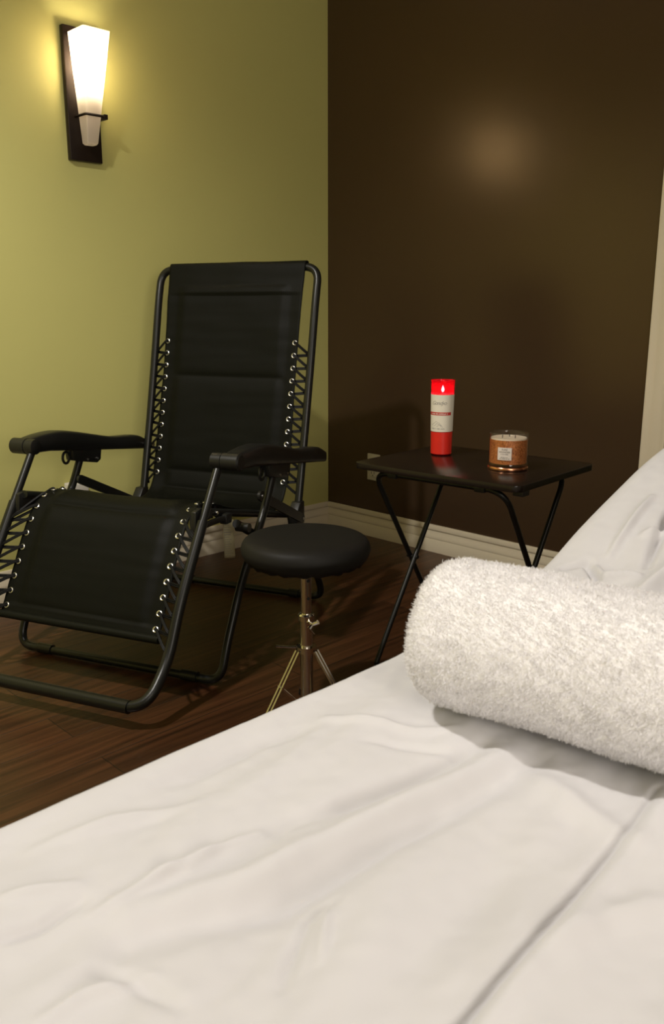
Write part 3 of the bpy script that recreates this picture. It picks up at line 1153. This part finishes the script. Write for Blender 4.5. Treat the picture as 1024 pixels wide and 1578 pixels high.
# the red colour of the lower glass is the glass itself, coated outside
MB().lathe([(rr_(z) + 0.00025, z) for z in np.linspace(0.004, 0.064, 6)], 48, cap0=False, cap1=False).build('red_sleeve', M['wax_red'], cr)
MB().tube([(0, 0, 0.163), (0.0006, 0.0004, 0.1725)], 0.0009, 6).build('wick', M['wick'], cr)
MB().lathe([(0.0003, 0.0), (0.0032, 0.003), (0.0044, 0.007), (0.0038, 0.011), (0.0020, 0.015), (0.0002, 0.019)], 16, (0.0006, 0.0004, 0.1700)).build('flame', M['flame'], cr)
lab = wrap_patch(rr_, face - 2.9, face + 2.9, 0.0655, 0.1655, 0.0006, 80).build('paper_label', M['label'], cr)
lab['label'] = 'cream paper label with grey script and a red band'
wrap_patch(rr_, face - 1.52, face + 0.86, 0.1105, 0.1190, 0.0009, 40, 1).build('red_band', M['label_red'], lab)
mb = wrap_text('Gondyo', 0.0150, 0, 0.1390, face - 0.33, 0.0010, None, None, '', 0.5, 0.85, rr_)
mb.build('script_lettering', M['ink_light'], lab, smooth=False)
mb = wrap_marks(30, 0.0036, 0.050, 0.1128, face - 0.30, 0.0012, rr_, 3)
mb.build('band_lettering', M['label_white'], lab, smooth=False)
hillm = MB()
for q, (a0, z0, ap) in enumerate(((-0.95, 0.083, 0.9), (-0.75, 0.080, 0.7), (-0.5, 0.0785, 0.6))):
    pts = []
    for k in range(17):
        t = k / 16
        z = z0 + 0.010 * math.sin(math.pi * t) * (1 - 0.2 * q) + 0.0012 * math.sin(t * 17 + q)
        a = face + a0 + ap * t
        r = rr_(z) + 0.0009
        pts.append((r * math.cos(a), r * math.sin(a), z))
    hillm.tube(pts, 0.00035, 5)
hillm.build('hill_drawing', M['ink_light'], lab)
mb = wrap_marks(26, 0.0034, 0.040, 0.0725, face - 0.35, 0.0010, rr_, 5)
mb.build('small_lettering', M['ink_light'], lab, smooth=False)
fl = lamp('candle_flame_light', 'POINT', (0, 0, 0.183), 0.005, (1.0, 0.62, 0.32), 0.004)
fl.parent = cr

# ------------------------------------------------------------------ copper jar candle
cj = empty('jar_candle', (-0.838, -1.498, TZ))
tag(cj, 'wide copper coloured glass jar candle with square white label, near the table edge', 'candle')
JR, JH = 0.0480, 0.0920
MB().lathe([(0.002, 0.0), (JR + 0.0005, 0.0), (JR + 0.0022, 0.002), (JR + 0.0024, 0.007), (JR + 0.0010, 0.0092), (0.004, 0.0095)], 64).build('copper_base', M['copper'], cj, sharp=50)
MB().lathe([(0.004, 0.0098), (JR - 0.002, 0.0098), (JR + 0.0012, 0.0115), (JR + 0.0014, 0.0140), (JR, 0.017)] + [(JR, z) for z in np.linspace(0.02, JH - 0.003, 6)] +
           [(JR + 0.0006, JH - 0.001), (JR - 0.0006, JH + 0.0006), (JR - 0.0030, JH - 0.0005)] + [(JR - 0.0030, z) for z in np.linspace(JH - 0.004, 0.074, 4)], 64, cap0=True, cap1=False).build('glass_jar', M['glass_clear'], cj, sharp=60)
MB().lathe([(JR - 0.0018, z) for z in np.linspace(0.0175, 0.0765, 8)], 64, cap0=False, cap1=False).build('copper_wrap', M['foil'], cj)
wj = MB().lathe([(0.002, 0.018), (JR - 0.0032, 0.018), (JR - 0.0032, 0.0775), (JR - 0.0045, 0.0800), (0.03, 0.0790), (0.002, 0.0785)], 48).build('wax', M['wax_white'], cj, sharp=50)
for k in range(3):
    a = R(30 + 120 * k)
    MB().tube([(0.018 * math.cos(a), 0.018 * math.sin(a), 0.0785), (0.018 * math.cos(a) + 0.0008, 0.018 * math.sin(a), 0.086)], 0.0010, 6).build('wick', M['wick'], cj)
fj = math.atan2(-2.67 + 1.498, -2.618 + 0.838)
jc = fj - 0.19
jr = lambda z: JR
lj = wrap_patch(jr, jc - 0.36, jc + 0.36, 0.0290, 0.0600, 0.0006, 16).build('paper_label', M['label_white'], cj)
lj['label'] = 'square white label'
for body, z in (('PURE', 0.0528), ('WONDER', 0.0468)):
    wrap_text(body, 0.0062, 0, z, jc, 0.0010, None, None, '', 0.0, 1.0, jr).build('lettering', M['ink'], lj, smooth=False)
for k_, (wd_, z) in enumerate(((0.020, 0.0427), (0.019, 0.0352), (0.025, 0.0318))):
    wrap_marks(22, 0.0019, wd_, z, jc, 0.0010, jr, 7 + k_).build('small_print', M['ink'], lj, smooth=False)

# ------------------------------------------------------------------ treatment table under its sheet
BZ = 0.56
BY0, BY1 = -2.06, -2.78            # far and near long edges
BXH, BXF = -0.98, -2.95            # head and foot ends
EDGE = [(-3.2, 0.0), (-2.05, 0.0), (-1.90, 0.002), (-1.78, 0.010), (-1.68, 0.024), (-1.585, 0.042), (-1.534, 0.069), (-1.471, 0.094),
        (-1.384, 0.126), (-1.308, 0.153), (-1.223, 0.176), (-1.10, 0.205), (-1.02, 0.214), (-0.9, 0.216)]


def rise(x):
    if x <= EDGE[0][0]:
        return 0.0
    for (x0, z0), (x1, z1) in zip(EDGE, EDGE[1:]):
        if x0 <= x <= x1:
            t = (x - x0) / (x1 - x0)
            return z0 + (z1 - z0) * t
    return EDGE[-1][1]


def rise_s(x):
    return sum(rise(x + d) for d in (-0.03, -0.015, 0, 0.015, 0.03)) / 5


bt = empty('massage_table', (0, 0, 0))
tag(bt, 'padded treatment table with raised head section hidden under the white sheet', 'massage table')
cm = MB().box((-2.90, BY1 + 0.02, BZ - 0.085), (-1.90, BY0 - 0.02, BZ - 0.034), 0.02, 4)
cm.build('mattress', M['leather'], bt)
hp = [(-1.88, BZ - 0.085), (-1.88, BZ - 0.036)] + [(x, BZ + rise_s(x) - 0.036) for x in (-1.75, -1.65, -1.55, -1.45, -1.35, -1.25, -1.1, -1.02)] + [(-1.02, BZ + 0.12), (-1.55, BZ - 0.03)]
MB().prism(hp, 'y', BY1 + 0.02, BY0 - 0.02, 0.004).build('raised_headrest', M['leather'], bt)
MB().box((-2.88, BY1 + 0.05, BZ - 0.13), (-1.05, BY0 - 0.05, BZ - 0.085), 0.004).build('frame', M['wood'], bt)
for x in (-2.78, -1.16):
    for y in (BY1 + 0.08, BY0 - 0.08):
        MB().box((x - 0.025, y - 0.025, 0.0), (x + 0.025, y + 0.025, BZ - 0.125), 0.004).build('leg', M['wood'], bt)

CREASE = {   # line: (points, half width, height of the ridge (+) or valley (-))
    'a': ([(-2.267, -2.109), (-2.213, -2.110), (-2.161, -2.112), (-2.116, -2.125)], 0.012, -0.0045),
    'b': ([(-2.392, -2.214), (-2.347, -2.213), (-2.303, -2.214), (-2.253, -2.221)], 0.005, 0.0030),
    'c': ([(-2.385, -2.250), (-2.334, -2.271), (-2.289, -2.285), (-2.238, -2.291), (-2.173, -2.297), (-2.099, -2.304), (-2.002, -2.311)], 0.017, -0.0075),
    'c2': ([(-2.37, -2.232), (-2.29, -2.258), (-2.20, -2.268), (-2.10, -2.283), (-2.02, -2.290)], 0.014, 0.0060),
    'd': ([(-2.239, -2.228), (-2.178, -2.240), (-2.110, -2.255), (-2.016, -2.262)], 0.010, -0.0045),
    'e': ([(-2.342, -2.349), (-2.316, -2.331), (-2.289, -2.316), (-2.266, -2.316)], 0.0045, -0.0024),
    'e2': ([(-2.312, -2.350), (-2.291, -2.332), (-2.276, -2.320)], 0.004, 0.0022),
    'f': ([(-2.444, -2.192), (-2.421, -2.198), (-2.388, -2.196)], 0.005, -0.003),
    'g': ([(-2.429, -2.156), (-2.407, -2.168), (-2.384, -2.181)], 0.006, 0.003),
    'h': ([(-2.413, -2.258), (-2.401, -2.284), (-2.395, -2.316)], 0.006, -0.003),
    'i': ([(-2.458, -2.273), (-2.428, -2.271), (-2.393, -2.285)], 0.006, 0.003),
    's': ([(-2.60, -2.443), (-2.288, -2.441), (-2.234, -2.438), (-2.163, -2.432), (-2.097, -2.425), (-2.040, -2.419), (-1.979, -2.412)], 0.0035, -0.0040),
    's2': ([(-2.60, -2.455), (-2.288, -2.453), (-2.163, -2.444), (-2.040, -2.431), (-1.979, -2.424)], 0.008, 0.0030),
    'k': ([(-2.090, -2.125), (-2.068, -2.165), (-2.046, -2.204), (-2.017, -2.228)], 0.006, 0.0028),
    'l': ([(-2.097, -2.184), (-2.067, -2.222), (-2.043, -2.263)], 0.006, -0.0024),
    'm': ([(-2.199, -2.449), (-2.145, -2.460), (-2.097, -2.480)], 0.010, 0.0035),
    'n': ([(-2.381, -2.116), (-2.322, -2.128), (-2.265, -2.153)], 0.008, 0.0028),
    'o': ([(-2.292, -2.216), (-2.319, -2.221), (-2.340, -2.210)], 0.005, 0.0025),
    'p': ([(-2.270, -2.391), (-2.210, -2.386), (-2.144, -2.384)], 0.018, -0.0035),
    'q': ([(-2.03, -2.324), (-2.05, -2.386), (-2.06, -2.428)], 0.014, 0.004),
    'r1': ([(-1.60, -2.100), (-1.575, -2.120), (-1.60, -2.150), (-1.64, -2.175)], 0.006, -0.0081),
    'r2': ([(-1.58, -2.135), (-1.60, -2.160), (-1.585, -2.200)], 0.005, 0.0090),
    'r3': ([(-1.56, -2.20), (-1.50, -2.185), (-1.43, -2.17), (-1.36, -2.165)], 0.007, -0.0090),
    'r4': ([(-1.55, -2.14), (-1.48, -2.135), (-1.41, -2.13)], 0.006, 0.0054),
    'r5': ([(-1.62, -2.22), (-1.54, -2.24), (-1.47, -2.235)], 0.010, 0.0108),
    'r6': ([(-1.50, -2.165), (-1.46, -2.20), (-1.44, -2.25)], 0.006, 0.0081),
}
nx = 460
xs = np.concatenate([np.linspace(BXF - 0.02, -2.56, 30, endpoint=False), np.linspace(-2.56, -1.20, nx), np.linspace(-1.19, BXH + 0.02, 18)])
# cross section: (y, drop) with rounded edges
cs = []
rd = 0.022
for z in np.linspace(0.34, 0.03, 16):
    cs.append((BY0, -z))
for k in range(1, 9):
    a = R(90 * k / 9)
    cs.append((BY0 - rd * (1 - math.cos(a)), -rd * (1 - math.sin(a))))
for y in np.linspace(BY0 - rd, -2.52, 230):
    cs.append((y, 0.0))
for y in np.linspace(-2.53, BY1 + rd, 24):
    cs.append((y, 0.0))
for k in range(1, 9):
    a = R(90 * k / 9)
    cs.append((BY1 + rd * (1 - math.sin(a)), -rd * (1 - math.cos(a))))
for z in np.linspace(0.03, 0.34, 16):
    cs.append((BY1, -z))
cs = np.array(cs)
X, Yc = np.meshgrid(xs, cs[:, 0], indexing='ij')
_, Dp = np.meshgrid(xs, cs[:, 1], indexing='ij')
Rz = np.array([rise_s(float(x)) for x in xs])[:, None] + 0 * X
Hh = np.zeros_like(X)
for pts, wd, amp in CREASE.values():
    p = np.array(pts)
    best = np.full(X.shape, 1e9)
    tt_ = np.zeros_like(X)
    tot = sum(np.linalg.norm(p[i + 1] - p[i]) for i in range(len(p) - 1))
    acc = 0
    for i in range(len(p) - 1):
        a, b = p[i], p[i + 1]
        ab = b - a
        Ls = np.linalg.norm(ab)
        t = np.clip(((X - a[0]) * ab[0] + (Yc - a[1]) * ab[1]) / Ls ** 2, 0, 1)
        dd = np.hypot(X - a[0] - t * ab[0], Yc - a[1] - t * ab[1])
        m_ = dd < best
        best[m_] = dd[m_]
        tt_[m_] = ((acc + t * Ls) / tot)[m_]
        acc += Ls
    Hh += 1.8 * amp * np.exp(-(best / wd) ** 2) * np.sin(np.pi * (0.06 + 0.88 * tt_)) ** 0.6
flat_nz = np.zeros_like(X)
for i in range(X.shape[0]):
    for j in range(X.shape[1]):
        x, y, dz = X[i, j], Yc[i, j], Dp[i, j]
        yy = y + dz if j < X.shape[1] / 2 else y - dz
        dxy, dn = x * 0.96 + y * 0.28, -x * 0.28 + y * 0.96
        flat_nz[i, j] = (0.0080 * mnoise.noise(Vector((dxy * 5, dn * 17, 0.3))) + 0.0024 * mnoise.noise(Vector((dxy * 14, dn * 42, 5.3))) +
                         0.0007 * mnoise.noise(Vector((x * 60, yy * 75, 2.2))))
topw = np.clip(1 + Dp / 0.03, 0, 1)
edge_soft = np.clip((BY0 - Yc) / 0.03, 0.12, 1)
Zt = BZ + Rz + Dp + (Hh * edge_soft + flat_nz * edge_soft) * topw
# hanging part swings in soft vertical folds
sgn = np.where(Yc > (BY0 + BY1) / 2, 1.0, -1.0)
hang = np.clip(-Dp / 0.34, 0, 1)
fold = 0.010 * np.sin(X * 21 + 1.3 * np.sin(X * 7)) * hang
Yf = Yc + sgn * (fold + 0.012 * hang) + flat_nz * 0.5 * (1 - topw)
Zt = np.where(Dp < -0.03, Zt - Rz * 0.0, Zt)
vsn = np.stack([X, Yf, Zt], -1).reshape(-1, 3)
A, B = X.shape
idx = np.arange(A * B).reshape(A, B)
fsn = np.stack([idx[:-1, :-1], idx[:-1, 1:], idx[1:, 1:], idx[1:, :-1]], -1).reshape(-1, 4)
# end flaps at head and foot
mb = MB()
mb.v = [tuple(v) for v in vsn]
mb.f = [tuple(int(q) for q in f) for f in fsn]
for row, sg in ((0, -1), (A - 1, 1)):
    base = len(mb.v)
    js = list(range(16, B - 16))
    for j in js:
        v = vsn[row * B + j]
        for z in (0.02, 0.12, 0.30):
            mb.v.append((v[0] + sg * (0.012 + 0.008 * math.sin(v[1] * 30) * z * 3), v[1], v[2] - z))
    for q in range(len(js) - 1):
        c0 = [row * B + js[q]] + [base + q * 3 + k for k in range(3)]
        c1 = [row * B + js[q + 1]] + [base + (q + 1) * 3 + k for k in range(3)]
        for k in range(3):
            mb.f.append((c0[k], c0[k + 1], c1[k + 1], c1[k]))
bed = mb.build('bed_sheet', M['sheet'], sharp=180)
tag(bed, 'creased white cotton sheet draped over the treatment table in the foreground', 'sheet')

# ------------------------------------------------------------------ rolled towel
axd = Vector((0.157, -0.988, 0)).normalized()
TL = 0.60
TRAD = 0.0735
t0 = Vector((-1.9725, -2.166, BZ + TRAD + 0.004))
perp = Vector((0, 0, 1)).cross(axd).normalized()
nL, nA = 220, 150
uu = []
for i in range(nL + 1):
    s = TL * i / nL
    uu.append(s)
tv = []
ER = 0.034


def tow_r(s, a):
    e = min(s, TL - s)
    k = 1.0
    if e < ER:
        q = 1 - e / ER
        k = (1 - q ** 2.4) ** (1 / 2.4) * 0.45 + 0.55 if q < 1 else 0.55
    r = TRAD * k
    r += 0.0035 * mnoise.noise(Vector((s * 11, math.cos(a) * 1.3, math.sin(a) * 1.3)))
    r += 0.0018 * mnoise.noise(Vector((s * 45, math.cos(a) * 5, math.sin(a) * 5)))
    # the outer end of the towel makes a low step around the roll
    st_a = R(268)
    d = (a - st_a) % (2 * math.pi)
    r += 0.0035 * (1 - d / (2 * math.pi)) - 0.0018
    return r


for i in range(nL + 1):
    for j in range(nA):
        a = 2 * math.pi * j / nA
        r = tow_r(uu[i], a)
        p = t0 + axd * uu[i] + perp * (math.cos(a) * r * 1.02) + Vector((0, 0, math.sin(a) * r * (0.985)))
        floor_z = BZ + 0.004 + rise_s(p.x) * 0.9
        if p.z < floor_z:
            p.z = floor_z
        tv.append(p)
tfc = []
for i in range(nL):
    for j in range(nA):
        j2 = (j + 1) % nA
        tfc.append((i * nA + j, (i + 1) * nA + j, (i + 1) * nA + j2, i * nA + j2))
# end caps with a spiral relief
for end in (0, nL):
    sg = -1 if end == 0 else 1
    prev = [end * nA + j for j in range(nA)]
    rings_n = 12
    cen = t0 + axd * uu[end]
    for k in range(1, rings_n + 1):
        f = 1 - k / rings_n
        cur = []
        for j in range(nA):
            a = 2 * math.pi * j / nA
            q = tv[end * nA + j]
            sp = 0.5 + 0.5 * math.cos(2 * math.pi * (4.0 * (1 - f) + a / (2 * math.pi)))
            p = cen + (q - cen) * max(f, 0.02) + axd * sg * (0.006 * sp * min(1, k / 2) - 0.004 * (1 - f))
            cur.append(len(tv))
            tv.append(p)
        for j in range(nA):
            j2 = (j + 1) % nA
            if sg < 0:
                tfc.append((prev[j], prev[j2], cur[j2], cur[j]))
            else:
                tfc.append((prev[j2], prev[j], cur[j], cur[j2]))
        prev = cur
    tfc.append(tuple(prev) if sg < 0 else tuple(reversed(prev)))
twm = MB().add(tv, tfc)
tw = twm.build('rolled_towel', M['towel'], sharp=180)
tag(tw, 'fluffy white rolled towel lying across the sheeted treatment table', 'towel')
# terry pile: short loops standing out of the cloth
NP = 150000
V = np.array([tuple(v) for v in tv])
me_t = tw.data
nf = len(me_t.polygons)
cent = np.empty(nf * 3); me_t.polygons.foreach_get('center', cent); cent = cent.reshape(-1, 3)
nor = np.empty(nf * 3); me_t.polygons.foreach_get('normal', nor); nor = nor.reshape(-1, 3)
area = np.empty(nf); me_t.polygons.foreach_get('area', area)
axis_pt = np.array(t0)[None, :] + np.outer((cent - np.array(t0)) @ np.array(axd), np.array(axd))
flip = np.einsum('ij,ij->i', nor[: nL * nA], (cent - axis_pt)[: nL * nA]).mean() < 0
if flip:
    nor = -nor
wgt = area * (cent[:, 2] > BZ + 0.006) * (cent[:, 1] > -2.62)
pick = rng.choice(nf, NP, p=wgt / wgt.sum())
c = cent[pick] + rng.normal(0, 0.0009, (NP, 3))
n = nor[pick] + rng.normal(0, 0.34, (NP, 3))
clump = np.array([[mnoise.noise(Vector((p[0] * 150, p[1] * 150, p[2] * 150 + k * 31))) for k in range(3)] for p in c[:, :]])
n = n + clump * 0.6
n /= np.linalg.norm(n, axis=1)[:, None]
ln = rng.uniform(0.0012, 0.0032, NP)[:, None]
tng = np.cross(n, rng.normal(0, 1, (NP, 3)))
tng /= np.linalg.norm(tng, axis=1)[:, None]
wd = 0.00036
b0 = c - n * 0.001
m0 = c + n * ln * 0.55 + tng * 0.0002
e0 = c + n * ln + np.cross(n, tng) * ln * 0.35
VV = np.stack([b0 - tng * wd, b0 + tng * wd, m0 + tng * wd * 1.1, m0 - tng * wd * 1.1, e0 + tng * wd * 0.6, e0 - tng * wd * 0.6], 1).reshape(-1, 3)
bi = (np.arange(NP) * 6)[:, None]
FF = np.concatenate([bi + np.array([[0, 1, 2, 3]]), bi + np.array([[3, 2, 4, 5]])], 1).reshape(-1, 4)
pm = bpy.data.meshes.new('terry_pile')
pm.vertices.add(len(VV)); pm.vertices.foreach_set('co', VV.ravel())
pm.loops.add(FF.size); pm.loops.foreach_set('vertex_index', FF.ravel().astype(np.int32))
pm.polygons.add(len(FF)); pm.polygons.foreach_set('loop_start', np.arange(0, FF.size, 4, dtype=np.int32)); pm.polygons.foreach_set('loop_total', np.full(len(FF), 4, dtype=np.int32))
pm.update(calc_edges=True)
pm.materials.append(M['pile'])
po = bpy.data.objects.new('terry_pile', pm)
col.objects.link(po)
po.parent = tw
po['kind'] = 'stuff'
